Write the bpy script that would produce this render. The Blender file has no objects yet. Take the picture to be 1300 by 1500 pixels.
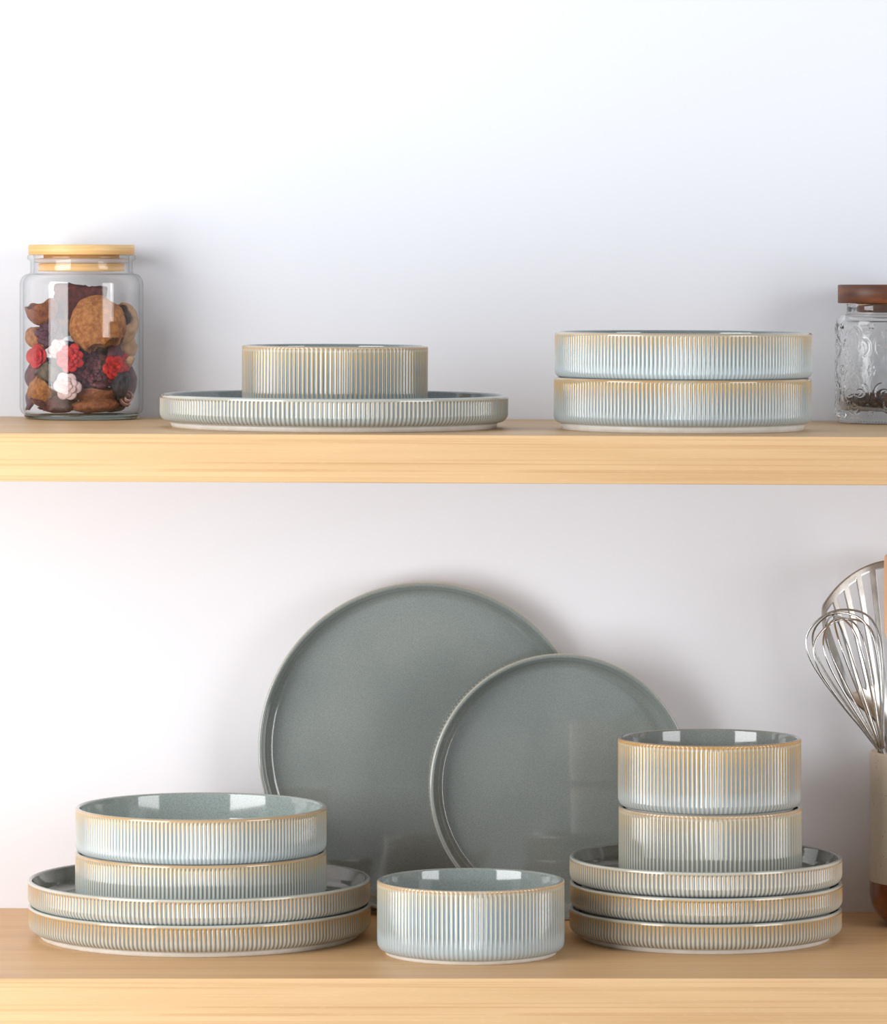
import bpy, math, random
import numpy as np
from mathutils import Vector, Matrix, Euler, noise

# ------------------------------------------------------------------ camera, world, lights, exposure
SC = bpy.context.scene
COL = SC.collection
F = 7100.0            # focal length in pixels of a 1300x1500 frame
HY = 389.0            # row of the horizon (the camera is level, the lens is shifted)
DF = 3.552            # distance from the camera to the front edge of the shelves
ZC = 0.52245          # camera height above the lower shelf

cam = bpy.data.cameras.new('camera')
cam.sensor_fit = 'VERTICAL'
cam.sensor_height = 36.0
cam.sensor_width = 36.0
cam.lens = F / 1500.0 * 36.0
cam.shift_y = -(750.0 - HY) / 1500.0
cam.clip_start = 0.05
cam.clip_end = 50
cam_ob = bpy.data.objects.new('camera', cam)
cam_ob.location = (0, 0, ZC)
cam_ob.rotation_euler = (math.pi / 2, 0, 0)
COL.objects.link(cam_ob)
SC.camera = cam_ob

SC.view_settings.view_transform = 'Standard'
SC.view_settings.look = 'None'
SC.view_settings.gamma = 1.0
SC.view_settings.use_curve_mapping = False
SC.view_settings.exposure = 0.0

world = bpy.data.worlds.new('studio')
SC.world = world
world.use_nodes = True
bg = world.node_tree.nodes['Background']
bg.inputs[0].default_value = (0.82, 0.93, 1.04, 1)
bg.inputs[1].default_value = 0.43


def softbox(name, loc, target, w, h, power, color):
    l = bpy.data.lights.new(name, 'AREA')
    l.shape = 'RECTANGLE'
    l.size = w
    l.size_y = h
    l.energy = power
    l.color = color
    o = bpy.data.objects.new(name, l)
    o.location = loc
    d = Vector(target) - Vector(loc)
    o.rotation_euler = d.to_track_quat('-Z', 'Y').to_euler()
    COL.objects.link(o)
    return o


softbox('softbox_key', (-1.16, 2.80, 0.34), (0.0, 3.75, 0.34), 0.95, 1.6, 35.0, (0.985, 0.99, 1.0))
softbox('softbox_fill', (1.80, 2.45, 0.42), (0.1, 3.75, 0.42), 0.95, 1.6, 24.0, (0.99, 0.99, 1.0))

SC.cycles.use_denoising = True
SC.cycles.transparent_max_bounces = 32
SC.cycles.max_bounces = 14
SC.cycles.transmission_bounces = 14


# ------------------------------------------------------------------ helpers
def lin(r, g, b, a=1.0):
    def c(v):
        v /= 255.0
        return v / 12.92 if v <= 0.04045 else ((v + 0.055) / 1.055) ** 2.4
    return (c(r), c(g), c(b), a)


def P(px, py, D):
    """point seen at pixel (px, py) at distance D"""
    return Vector(((px - 650.0) * D / F, D, ZC - (py - HY) * D / F))


TILT = 0.00445                       # the upper shelf drops a little to the right


def shelf_z(x):                      # top of the upper shelf
    return ZC - (637.2 - HY) * DF / F - TILT * x


def wall_y(x):
    return 3.9295 - 0.0335 * x       # the wall comes a little nearer to the right


def tag(o, label, cat, group=None, kind=None):
    o['label'] = label
    o['category'] = cat
    if group:
        o['group'] = group
    if kind:
        o['kind'] = kind
    return o


def empty(name, loc, rot=(0, 0, 0)):
    o = bpy.data.objects.new(name, None)
    o.empty_display_size = 0.02
    o.location = loc
    o.rotation_euler = rot
    COL.objects.link(o)
    return o


def link(name, me, mat, parent=None):
    o = bpy.data.objects.new(name, me)
    COL.objects.link(o)
    if mat and not me.materials:
        me.materials.append(mat)
    if parent:
        o.parent = parent
    return o


def mesh(name, verts, faces, smooth=True):
    me = bpy.data.meshes.new(name)
    me.from_pydata([tuple(v) for v in verts], [], faces)
    if smooth:
        me.polygons.foreach_set('use_smooth', [True] * len(me.polygons))
    me.update()
    return me


def lathe(name, prof, n=128, closed=False, cap_start=False, cap_end=False):
    """revolve (r, z) points round the z axis; outward normals when the profile runs bottom -> outside -> top"""
    a = np.arange(n) * 2 * np.pi / n
    ca, sa = np.cos(a), np.sin(a)
    vs = []
    for r, z in prof:
        vs.append(np.stack([r * ca, r * sa, np.full(n, z)], 1))
    V = np.concatenate(vs).tolist()
    m = len(prof)
    faces = []
    rng = range(m) if closed else range(m - 1)
    for i in rng:
        i2 = (i + 1) % m
        for k in range(n):
            k2 = (k + 1) % n
            faces.append((i * n + k, i * n + k2, i2 * n + k2, i2 * n + k))
    if cap_start:
        V.append([0, 0, prof[0][1]])
        c = len(V) - 1
        faces += [(c, (k + 1) % n, k) for k in range(n)]
    if cap_end:
        V.append([0, 0, prof[-1][1]])
        c = len(V) - 1
        b = (m - 1) * n
        faces += [(c, b + k, b + (k + 1) % n) for k in range(n)]
    return mesh(name, V, faces)


def tube(name, pts, radius, seg=10, closed=False, caps=True):
    pts = [Vector(p) for p in pts]
    n = len(pts)
    V, Fc = [], []
    up = Vector((0.123, 0.911, 0.31)).normalized()
    prev = None
    for i, p in enumerate(pts):
        if closed:
            t = pts[(i + 1) % n] - pts[i - 1]
        else:
            t = pts[min(i + 1, n - 1)] - pts[max(i - 1, 0)]
        t.normalize()
        if prev is None:
            u = t.cross(up).normalized()
        else:
            u = (prev - t * prev.dot(t)).normalized()
        prev = u
        v = t.cross(u)
        r = radius[i] if isinstance(radius, (list, tuple)) else radius
        for k in range(seg):
            a = 2 * math.pi * k / seg
            V.append(p + u * (math.cos(a) * r) + v * (math.sin(a) * r))
    for i in range(n if closed else n - 1):
        i2 = (i + 1) % n
        for k in range(seg):
            k2 = (k + 1) % seg
            Fc.append((i * seg + k, i * seg + k2, i2 * seg + k2, i2 * seg + k))
    if caps and not closed:
        Fc.append(tuple(reversed(range(seg))))
        Fc.append(tuple((n - 1) * seg + k for k in range(seg)))
    return mesh(name, V, Fc)


def smoothstep(a, b, x):
    t = min(1.0, max(0.0, (x - a) / (b - a)))
    return t * t * (3 - 2 * t)


# ------------------------------------------------------------------ node helpers
class NT:
    def __init__(self, name):
        self.m = bpy.data.materials.new(name)
        self.m.use_nodes = True
        self.t = self.m.node_tree
        self.t.nodes.clear()
        self.out = self.t.nodes.new('ShaderNodeOutputMaterial')

    def n(self, kind, **kw):
        x = self.t.nodes.new('ShaderNode' + kind)
        for k, v in kw.items():
            setattr(x, k, v)
        return x

    def l(self, a, b):
        self.t.links.new(a, b)

    def val(self, sock, v):
        if isinstance(v, bpy.types.NodeSocket):
            self.l(v, sock)
        else:
            sock.default_value = v

    def math(self, op, a, b=0.0, c=0.0, clamp=False):
        x = self.n('Math', operation=op, use_clamp=clamp)
        self.val(x.inputs[0], a)
        self.val(x.inputs[1], b)
        self.val(x.inputs[2], c)
        return x.outputs[0]

    def mix(self, fac, a, b, mode='MIX'):
        x = self.n('Mix', data_type='RGBA', blend_type=mode)
        self.val(x.inputs[0], fac)
        self.val(x.inputs[6], a)
        self.val(x.inputs[7], b)
        return x.outputs[2]

    def ramp(self, v, a, b):
        x = self.n('MapRange', interpolation_type='SMOOTHSTEP')
        self.val(x.inputs[0], v)
        x.inputs[1].default_value = a
        x.inputs[2].default_value = b
        return x.outputs[0]

    def attr(self, name, typ='GEOMETRY'):
        x = self.n('Attribute', attribute_type=typ, attribute_name=name)
        return x.outputs['Fac']

    def noise(self, scale, detail=4.0, vec=None, rough=0.55, dims='3D', w=None):
        x = self.n('TexNoise', noise_dimensions=dims)
        x.inputs['Scale'].default_value = scale
        x.inputs['Detail'].default_value = detail
        x.inputs['Roughness'].default_value = rough
        if vec is not None:
            self.l(vec, x.inputs['Vector'])
        if w is not None:
            self.val(x.inputs['W'], w)
        return x.outputs['Fac']

    def coord(self, scale=(1, 1, 1), out='Object'):
        c = self.n('TexCoord')
        m = self.n('Mapping')
        m.inputs['Scale'].default_value = scale
        self.l(c.outputs[out], m.inputs['Vector'])
        return m.outputs['Vector']

    def bsdf(self, color, rough=0.5, metal=0.0, ior=1.5, coat=0.0, normal=None, spec=0.5):
        x = self.n('BsdfPrincipled')
        self.val(x.inputs['Base Color'], color)
        self.val(x.inputs['Roughness'], rough)
        x.inputs['Metallic'].default_value = metal
        x.inputs['IOR'].default_value = ior
        x.inputs['Coat Weight'].default_value = coat
        x.inputs['Coat Roughness'].default_value = 0.04
        x.inputs['Specular IOR Level'].default_value = spec
        if normal is not None:
            self.l(normal, x.inputs['Normal'])
        self.l(x.outputs[0], self.out.inputs[0])
        return x

    def bump(self, h, strength=0.3, dist=0.001):
        x = self.n('Bump')
        x.inputs['Strength'].default_value = strength
        x.inputs['Distance'].default_value = dist
        self.l(h, x.inputs['Height'])
        return x.outputs[0]


# ------------------------------------------------------------------ materials
def wall_material():
    t = NT('white_wall_paint')
    v = t.coord()
    c = t.mix(t.noise(2.0, 3, v), lin(231, 232, 238), lin(235, 236, 241))
    t.bsdf(c, 0.65, spec=0.25, normal=t.bump(t.noise(420, 2, v), 0.05, 0.0003))
    return t.m


def wood_material():
    t = NT('pale_beech_wood')
    v = t.coord((1.6, 42, 42))
    warp = t.noise(3.0, 2, t.coord((1.2, 3, 3)))
    vv = t.n('VectorMath', operation='ADD')
    cmb = t.n('CombineXYZ')
    t.l(t.math('MULTIPLY', warp, 0.9), cmb.inputs[2])
    t.l(t.math('MULTIPLY', warp, 0.9), cmb.inputs[1])
    t.l(v, vv.inputs[0])
    t.l(cmb.outputs[0], vv.inputs[1])
    broad = t.noise(1.0, 3, vv.outputs[0])
    fine = t.noise(1.0, 5, t.coord((5, 300, 300)), rough=0.7)
    contour = t.math('FRACT', t.math('MULTIPLY', t.noise(1.0, 2, t.coord((0.22, 62, 62))), 8.0))
    line = t.math('SUBTRACT', 1.0, t.ramp(t.math('ABSOLUTE', t.math('SUBTRACT', contour, 0.5)), 0.02, 0.16))
    streak = t.math('MULTIPLY', line, t.ramp(t.noise(1.0, 2, t.coord((7, 60, 60))), 0.36, 0.62))
    contour2 = t.math('FRACT', t.math('MULTIPLY', t.noise(1.0, 2, t.coord((0.5, 170, 170))), 5.0))
    line2 = t.math('SUBTRACT', 1.0, t.ramp(t.math('ABSOLUTE', t.math('SUBTRACT', contour2, 0.5)), 0.02, 0.22))
    line2 = t.math('MULTIPLY', line2, t.ramp(t.noise(1.0, 2, t.coord((5, 90, 90))), 0.38, 0.62))
    fleck = t.ramp(t.noise(1.0, 2, t.coord((120, 900, 900))), 0.55, 0.8)
    c = t.mix(t.ramp(broad, 0.3, 0.7), lin(214, 175, 130), lin(225, 188, 142))
    c = t.mix(t.math('MULTIPLY', fine, 0.40), c, lin(198, 156, 102))
    c = t.mix(t.math('MULTIPLY', streak, 0.36), c, lin(180, 132, 84))
    c = t.mix(t.math('MULTIPLY', line2, 0.32), c, lin(184, 138, 92))
    c = t.mix(t.math('MULTIPLY', fleck, 0.2), c, lin(234, 204, 166))
    t.bsdf(c, 0.42, spec=0.28, normal=t.bump(fine, 0.05, 0.0004))
    return t.m


def glaze_material():
    """glossy reactive glaze: amber where it breaks thin over ribs and rim, blue grey where it pools"""
    t = NT('reactive_glaze')
    ridge = t.attr('ridge')
    rel = t.attr('rel')
    inner = t.attr('inner')
    amber = t.attr('amber', 'OBJECT')
    rima = t.attr('rim_amber', 'OBJECT')
    reach = t.attr('reach', 'OBJECT')
    cool = t.attr('cool', 'OBJECT')
    seed = t.attr('seed', 'OBJECT')
    v = t.coord()
    big = t.noise(22, 2, v, dims='4D', w=seed)
    med = t.noise(120, 4, v, dims='4D', w=seed)
    spk = t.noise(1500, 2, v)
    ridge_w = t.ramp(ridge, 0.15, 0.85)
    valley = t.mix(cool, lin(128, 130, 124), lin(122, 140, 146))
    rib = t.mix(cool, lin(202, 198, 180), lin(198, 201, 192))
    c = t.mix(ridge_w, valley, rib)
    # amber breaking over the ribs, stronger towards the rim
    lo = t.math('SUBTRACT', 0.92, reach)
    span = t.math('DIVIDE', t.math('SUBTRACT', rel, lo), t.math('MULTIPLY', reach, 0.8), clamp=True)
    span = t.math('ADD', span, t.math('MULTIPLY', t.math('SUBTRACT', med, 0.5), 0.35), clamp=True)
    span = t.math('MULTIPLY', span, t.math('LESS_THAN', rel, 0.93))
    am = t.math('MULTIPLY', t.math('MULTIPLY', span, t.ramp(ridge, 0.30, 0.75)), amber)
    am = t.math('MULTIPLY', am, t.ramp(big, 0.12, 0.46), clamp=True)
    c = t.mix(am, c, t.mix(big, lin(168, 116, 28), lin(198, 148, 50)))
    # a faint warm cast on the upper half
    c = t.mix(t.math('MULTIPLY', t.math('MULTIPLY', t.ramp(rel, 0.60, 1.0), rima), 0.5), c, lin(202, 166, 88))
    # the pooled foot of the glaze
    low = t.math('SUBTRACT', 1.0, t.ramp(t.math('ADD', rel, t.math('MULTIPLY', t.math('SUBTRACT', med, 0.5), 0.16)), 0.16, 0.36))
    c = t.mix(t.math('MULTIPLY', low, t.math('MULTIPLY', cool, 0.75)), c, lin(176, 188, 192))
    # the rim itself
    rm = t.math('MULTIPLY', t.ramp(rel, 0.91, 0.965), t.ramp(t.math('ADD', big, t.math('MULTIPLY', med, 0.4)), 0.2, 0.7))
    c = t.mix(t.math('MULTIPLY', rm, rima, clamp=True), t.mix(t.ramp(rel, 0.90, 0.95), c, lin(186, 188, 178)), lin(186, 134, 50))
    # inside
    ci = t.mix(t.ramp(t.noise(9, 3, v, dims='4D', w=seed), 0.3, 0.7), lin(126, 134, 130), lin(143, 149, 145))
    ci = t.mix(t.attr('pale', 'OBJECT'), ci, lin(164, 180, 178))
    ci = t.mix(t.math('MULTIPLY', t.ramp(spk, 0.48, 0.72), 0.22), ci, lin(188, 192, 184))
    ci = t.mix(t.math('MULTIPLY', t.ramp(t.noise(1100, 2, v), 0.45, 0.65), 0.34), ci, lin(92, 104, 104))
    c = t.mix(inner, c, ci)
    b = t.bsdf(c, 0.08, ior=1.55, coat=0.5, spec=0.6)
    return t.m


def simple(name, c1, c2=None, scale=60, rough=0.5, metal=0.0, bump=0.0, coat=0.0, spec=0.5, detail=4, bscale=None):
    t = NT(name)
    v = t.coord()
    nz = t.noise(scale, detail, v)
    col = t.mix(t.ramp(nz, 0.3, 0.7), c1, c2 or c1)
    nm = t.bump(t.noise(bscale or scale * 2, 4, v), bump, 0.002) if bump else None
    t.bsdf(col, rough, metal, coat=coat, spec=spec, normal=nm)
    return t.m


def thin_glass():
    """clear wall of a jar: Fresnel reflection over straight-through transparency"""
    t = NT('clear_jar_glass')
    g = t.n('NewGeometry')
    d = t.n('VectorMath', operation='DOT_PRODUCT')
    t.l(g.outputs['Normal'], d.inputs[0])
    t.l(g.outputs['Incoming'], d.inputs[1])
    cos = t.math('ABSOLUTE', d.outputs['Value'])
    inv = t.math('SUBTRACT', 1.0, cos, clamp=True)
    fr = t.math('ADD', 0.045, t.math('MULTIPLY', t.math('POWER', inv, 5.0), 0.6), clamp=True)
    tr = t.n('BsdfTransparent')
    t.l(t.mix(t.math('POWER', inv, 4.0), (1, 1, 1, 1), (0.74, 0.78, 0.79, 1)), tr.inputs[0])
    gl = t.n('BsdfGlossy')
    gl.inputs['Roughness'].default_value = 0.015
    mx = t.n('MixShader')
    t.l(fr, mx.inputs[0])
    t.l(tr.outputs[0], mx.inputs[1])
    t.l(gl.outputs[0], mx.inputs[2])
    t.l(mx.outputs[0], t.out.inputs[0])
    return t.m


def solid_glass(name, col, rough=0.02):
    t = NT(name)
    b = t.bsdf(col, rough, ior=1.5)
    b.inputs['Transmission Weight'].default_value = 1.0
    return t.m


def grain_wood(name, c1, c2, c3, sc, rough=0.4):
    t = NT(name)
    a = t.noise(1.0, 4, t.coord(sc))
    b = t.noise(1.0, 5, t.coord(tuple(s * 4 for s in sc)), rough=0.7)
    c = t.mix(t.ramp(a, 0.32, 0.68), c1, c2)
    c = t.mix(t.math('MULTIPLY', t.ramp(b, 0.45, 0.75), 0.6), c, c3)
    t.bsdf(c, rough)
    return t.m


M_wall = wall_material()
M_wood = wood_material()
M_glaze = glaze_material()
M_foot = simple('unglazed_foot', lin(226, 222, 215), lin(218, 213, 203), 90, 0.45)
M_glass = thin_glass()
M_base = solid_glass('thick_green_glass', (0.74, 0.86, 0.82, 1))
M_press = solid_glass('pressed_clear_glass', (0.985, 0.992, 0.99, 1), 0.03)
M_press.node_tree.nodes['Principled BSDF'].inputs['IOR'].default_value = 1.24
M_press.node_tree.nodes['Principled BSDF'].inputs['Coat Weight'].default_value = 0.8
M_bamboo = grain_wood('bamboo', lin(226, 172, 104), lin(244, 204, 142), lin(214, 150, 78), (14, 14, 420), 0.45)
M_walnut = grain_wood('walnut', lin(84, 54, 42), lin(140, 80, 46), lin(62, 42, 38), (26, 26, 110), 0.45)
M_steel = simple('brushed_steel', lin(206, 204, 200), lin(190, 187, 182), 40, 0.16, metal=1.0)
M_steel2 = simple('worn_steel', lin(192, 190, 186), lin(160, 156, 150), 60, 0.28, metal=1.0)

# ------------------------------------------------------------------ the wall and the shelves
ang = math.atan(-0.0335)


def box_mesh(name, pts_bottom, z0, z1, bevel=0.0):
    v = [(x, y, z0) for x, y in pts_bottom] + [(x, y, z1) for x, y in pts_bottom]
    n = len(pts_bottom)
    f = [tuple(reversed(range(n))), tuple(range(n, 2 * n))]
    f += [(i, (i + 1) % n, n + (i + 1) % n, n + i) for i in range(n)]
    me = mesh(name, v, f, smooth=False)
    return me


WX = 1.7
wl = link('wall_back', box_mesh('wall_back', [(-WX, wall_y(-WX)), (WX, wall_y(WX)), (WX, wall_y(WX) + 0.12), (-WX, wall_y(-WX) + 0.12)], -0.75, 1.6), M_wall)
wl['kind'] = 'structure'


def shelf(name, zt, th, tilt, label):
    X = 0.95
    me = box_mesh(name, [(-X, DF), (X, DF), (X, wall_y(X)), (-X, wall_y(-X))], -th, 0.0)
    o = link(name, me, M_wood)
    o.location = (0, 0, zt)
    o.rotation_euler = (0, tilt, 0)
    bv = o.modifiers.new('edge', 'BEVEL')
    bv.width = 0.0006
    bv.segments = 2
    bv.limit_method = 'ANGLE'
    tag(o, label, 'shelf', 'pale wood shelves on the white wall')
    return o


shelf('wall_shelf', shelf_z(0), 0.0354, TILT, 'upper pale wood shelf, the one carrying the two lidded glass jars')
shelf('wall_shelf', 0.0, 0.0354, 0.0, 'lower pale wood shelf under the leaning plates, cut by the bottom of the photo')


# ------------------------------------------------------------------ fluted stoneware
def arc(c, r0, z0, r1, z1, n, kind):
    """quarter ellipse between two points; kind 'out' leaves horizontally, 'up' leaves vertically"""
    pts = []
    for i in range(n + 1):
        t = i / n * math.pi / 2
        if kind == 'out':
            pts.append((r0 + (r1 - r0) * math.sin(t), z0 + (z1 - z0) * (1 - math.cos(t))))
        else:
            pts.append((r0 + (r1 - r0) * (1 - math.cos(t)), z0 + (z1 - z0) * math.sin(t)))
    return pts


def fluted(name, R, H, foot_h, r_foot_top, curve_z, rim_band, N, depth, wall, draft, fillet, floor, sharp, per=8, crest_pow=1.0, rim_fade=((0.22, 0.72), (0.45, 0.22), (0.62, 0.0))):
    """one closed body: (r, z, flute weight, inner)"""
    pr = []
    for r in (r_foot_top * 0.35, r_foot_top * 0.8, r_foot_top * 0.97):
        pr.append((r, foot_h, 0.0, 0.0))
    for i, (r, z) in enumerate(arc(None, r_foot_top, foot_h, R, curve_z, 9, 'out')):
        pr.append((r, z, smoothstep(0.08, 0.42, i / 9) * 0.9, 0.0))
    ztop = H - rim_band
    n = 12
    for i in range(1, n + 1):
        z = curve_z + (ztop - curve_z) * i / n
        pr.append((R, z, 1.0, 0.0))
    rr = min(0.0021, wall * 0.5)
    for f_, w in rim_fade:
        pr.append((R, ztop + (H - rr - ztop) * f_, w, 0.0))
    w_rim = rim_fade[-1][1]
    pr.append((R, H - rr, w_rim, 0.0))
    for i in range(1, 8):
        a = math.pi * i / 8
        pr.append((R - wall / 2 + wall / 2 * math.cos(a), H - rr + rr * math.sin(a), w_rim * max(0, 1 - i / 2.5), smoothstep(0.12, 0.5, i / 8)))
    r_in = R - wall
    pr.append((r_in, H - rr, 0.0, 1.0))
    zb = floor + fillet
    if zb < H - rr - 0.001:
        for i in range(1, 5):
            f_ = i / 4
            pr.append((r_in - draft * f_, H - rr + (zb - H + rr) * f_, 0.0, 1.0))
    else:
        zb = H - rr
    rb = r_in - (draft if zb < H - rr - 0.001 else 0)
    for i in range(1, 9):
        t = i / 8 * math.pi / 2
        pr.append((rb - fillet * (1 - math.cos(t)), zb - (zb - floor) * math.sin(t), 0.0, 1.0))
    for f_ in (0.75, 0.4):
        pr.append(((rb - fillet) * f_, floor, 0.0, 1.0))
    n = N * per
    k = np.arange(n)
    a = k * 2 * np.pi / n
    u = (k % per) / per                      # 0 = middle of a groove, 0.5 = crest of a rib
    s = np.abs(2 * u - 1)                    # 1 at the groove, 0 on the crest
    g = s ** sharp
    crest = (1 - s) ** crest_pow
    ca, sa = np.cos(a), np.sin(a)
    V, ridge, rel, inner = [], [], [], []
    for r, z, w, inn in pr:
        rad = r - depth * w * g
        V.append(np.stack([rad * ca, rad * sa, np.full(n, z)], 1))
        ridge.append(crest * w + (1 - w) * 0.55)
        rel.append(np.full(n, (z - foot_h) / (H - foot_h)))
        inner.append(np.full(n, inn))
    m = len(pr)
    V = np.concatenate(V)
    nv = len(V)
    V = np.concatenate([V, [[0, 0, foot_h], [0, 0, floor]]])
    ridge = np.concatenate(ridge + [[0.5, 0.5]])
    rel = np.concatenate(rel + [[0.0, 0.0]])
    inner = np.concatenate(inner + [[0.0, 1.0]])
    k2 = (k + 1) % n
    q = []
    for i in range(m - 1):
        q.append(np.stack([i * n + k, i * n + k2, (i + 1) * n + k2, (i + 1) * n + k], 1))
    q = np.concatenate(q)
    t0 = np.stack([np.full(n, nv), k2, k], 1)
    b = (m - 1) * n
    t1 = np.stack([np.full(n, nv + 1), b + k, b + k2], 1)
    me = bpy.data.meshes.new(name)
    loops = np.concatenate([q.ravel(), t0.ravel(), t1.ravel()])
    tot = np.concatenate([np.full(len(q), 4), np.full(2 * n, 3)])
    start = np.concatenate([[0], np.cumsum(tot)[:-1]])
    me.vertices.add(len(V))
    me.vertices.foreach_set('co', V.ravel())
    me.loops.add(len(loops))
    me.loops.foreach_set('vertex_index', loops.astype(np.int32))
    me.polygons.add(len(tot))
    me.polygons.foreach_set('loop_start', start.astype(np.int32))
    me.polygons.foreach_set('loop_total', tot.astype(np.int32))
    me.polygons.foreach_set('use_smooth', np.ones(len(tot), dtype=bool))
    for nm, arr in (('ridge', ridge), ('rel', rel), ('inner', inner)):
        at = me.attributes.new(nm, 'FLOAT', 'POINT')
        at.data.foreach_set('value', arr.astype(np.float32))
    me.update(calc_edges=True)
    me.validate()
    return me


def foot_mesh(name, r_top, r_bot, h, w=0.006):
    prof = [(r_bot - w + 0.001, 0.0), (r_bot - 0.0008, 0.0), (r_bot, 0.0006), (r_top, h + 0.0006), (r_top - w - 0.002, h + 0.0006), (r_bot - w, 0.001)]
    return lathe(name, prof, 160, closed=True)


KIND = {
    'dinner_plate': dict(R=0.1335, H=0.0254, foot_h=0.0044, r_foot_top=0.1262, curve_z=0.0115, rim_band=0.0032, N=236, depth=0.0009,
                         wall=0.0036, draft=0.0026, fillet=0.0080, floor=0.0065, sharp=2.0),
    'dessert_plate': dict(R=0.1060, H=0.0242, foot_h=0.0040, r_foot_top=0.0985, curve_z=0.0110, rim_band=0.0032, N=192, depth=0.0009,
                          wall=0.0036, draft=0.0026, fillet=0.0080, floor=0.0065, sharp=2.0),
    'pasta_bowl': dict(R=0.0980, H=0.0400, foot_h=0.0052, r_foot_top=0.0935, curve_z=0.0110, rim_band=0.0026, N=188, depth=0.0008,
                       wall=0.0036, draft=0.0017, fillet=0.0120, floor=0.0085, sharp=2.0),
    'small_bowl': dict(R=0.07125, H=0.0563, foot_h=0.0034, r_foot_top=0.0665, curve_z=0.0100, rim_band=0.0018, N=122, depth=0.00075, rim_fade=((0.3, 0.95), (0.6, 0.85), (0.9, 0.75)),
                       wall=0.0034, draft=0.0030, fillet=0.0140, floor=0.0075, sharp=1.5, crest_pow=1.7),
}
FOOT = {'dinner_plate': (0.1258, 0.1242), 'dessert_plate': (0.0980, 0.0965), 'pasta_bowl': (0.0932, 0.0920), 'small_bowl': (0.0660, 0.0648)}
MESH = {}
for k_, p_ in KIND.items():
    MESH[k_] = (fluted(k_, **p_), foot_mesh('foot_ring', FOOT[k_][0], FOOT[k_][1], p_['foot_h']))
PROTO = {}


def ware(kind, loc, rot, label, group, amber=0.6, rim=0.5, reach=0.6, cool=0.5, spin=0.0, pale=0.0):
    """place one plate or bowl: a root, its glazed body and its unglazed foot ring"""
    cat = 'plate' if 'plate' in kind else 'bowl'
    if kind not in PROTO:
        root = empty(kind, loc)
        body = link('glazed_body', MESH[kind][0], M_glaze, root)
        foot = link('foot_ring', MESH[kind][1], M_foot, root)
        PROTO[kind] = (root, body, foot)
    else:
        r0, b0, f0 = PROTO[kind]
        root = r0.copy()
        COL.objects.link(root)
        body = b0.copy()
        COL.objects.link(body)
        body.parent = root
        foot = f0.copy()
        COL.objects.link(foot)
        foot.parent = root
    root.location = loc
    root.rotation_euler = rot
    body.rotation_euler = (0, 0, spin)
    body['amber'] = float(amber)
    body['rim_amber'] = float(rim)
    body['reach'] = float(reach)
    body['cool'] = float(cool)
    body['pale'] = float(pale)
    body['seed'] = float(len(bpy.data.objects)) * 0.731
    foot['label'] = 'off-white unglazed foot ring'
    tag(root, label, cat, group)
    return root


FL_PLATE = KIND['dinner_plate']['floor']
ROT0 = (0, 0, 0)
ROTU = (0, TILT, 0)

# lower left stack
D1 = 3.782
x1 = (292.5 - 650) * D1 / F
ware('dinner_plate', (x1 + 0.0002, D1, 0.0), ROT0, 'large fluted dinner plate lying on the lower shelf, bottom of the left stack', 'fluted dinner plates', 0.95, 0.04, 0.75, 0.25, 1.1)
ware('dinner_plate', (x1 - 0.0002, D1, 0.0197), ROT0, 'second large fluted dinner plate of the left stack, directly under the wide bowls', 'fluted dinner plates', 0.75, 0.0, 0.75, 0.4, 2.9)
zb = 0.0197 + FL_PLATE + 0.0001
x1b = (294.5 - 650) * D1 / F
ware('pasta_bowl', (x1b, D1, zb), ROT0, 'wide shallow fluted bowl in the left stack, sitting on a plate under another bowl', 'wide fluted bowls', 0.45, 0.75, 0.55, 0.55, 0.4)
ware('pasta_bowl', (x1b + 0.0001, D1, zb + 0.0347), ROT0, 'wide shallow fluted bowl on top of the left stack, its pale inside visible', 'wide fluted bowls', 0.4, 0.75, 0.6, 0.8, 2.2, 0.75)

# single bowl in front
D2 = 3.682
ware('small_bowl', ((690 - 650) * D2 / F, D2, 0.0), ROT0, 'small deep fluted bowl standing alone at the front of the lower shelf', 'small fluted bowls', 0.30, 0.60, 0.95, 0.95, 0.0, 0.25)

# lower right stack
D3 = 3.770
x3 = (1034.3 - 650) * D3 / F
s3 = 0.0197
ware('dessert_plate', (x3 - 0.0002, D3, 0.0), ROT0, 'medium fluted plate lying on the lower shelf, bottom of the right stack', 'fluted dessert plates', 0.9, 0.06, 0.75, 0.15, 0.3)
ware('dessert_plate', (x3 + 0.0002, D3, s3), ROT0, 'medium fluted plate in the middle of the right stack, between two plates', 'fluted dessert plates', 1.0, 0.10, 0.8, 0.25, 1.7)
ware('dessert_plate', (x3, D3, 2 * s3), ROT0, 'topmost medium fluted plate of the right stack, holding two small bowls', 'fluted dessert plates', 0.55, 0.0, 0.75, 0.25, 3.3)
zb3 = 2 * s3 + FL_PLATE + 0.0001
x3b = (1040.5 - 650) * D3 / F
ware('small_bowl', (x3b + 0.0002, D3, zb3), ROT0, 'cream small deep fluted bowl of the right stack, under another small bowl', 'small fluted bowls', 0.35, 0.6, 0.7, 0.12, 1.4)
ware('small_bowl', (x3b - 0.0004, D3, zb3 + 0.0533), ROT0, 'small deep amber-ribbed fluted bowl on top of the right stack', 'small fluted bowls', 1.0, 0.85, 1.2, 0.45, 2.6)


# plates leaning on the wall
def lean(kind, cx, theta, clear, label, group, yaw=0.0):
    V = np.array([v.co[:] for v in MESH[kind][0].vertices] + [v.co[:] for v in MESH[kind][1].vertices])
    rx = math.pi / 2 - theta
    M = np.array(Euler((rx, 0, yaw)).to_matrix())
    W = V @ M.T
    z0 = -W[:, 2].min()
    gap = (wall_y(W[:, 0] + cx) - W[:, 1]).min() - clear
    return ware(kind, (cx, gap, z0), (rx, 0, yaw), label, group, 0.3, 0.0, 0.5, 0.3, 0.9)


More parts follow.
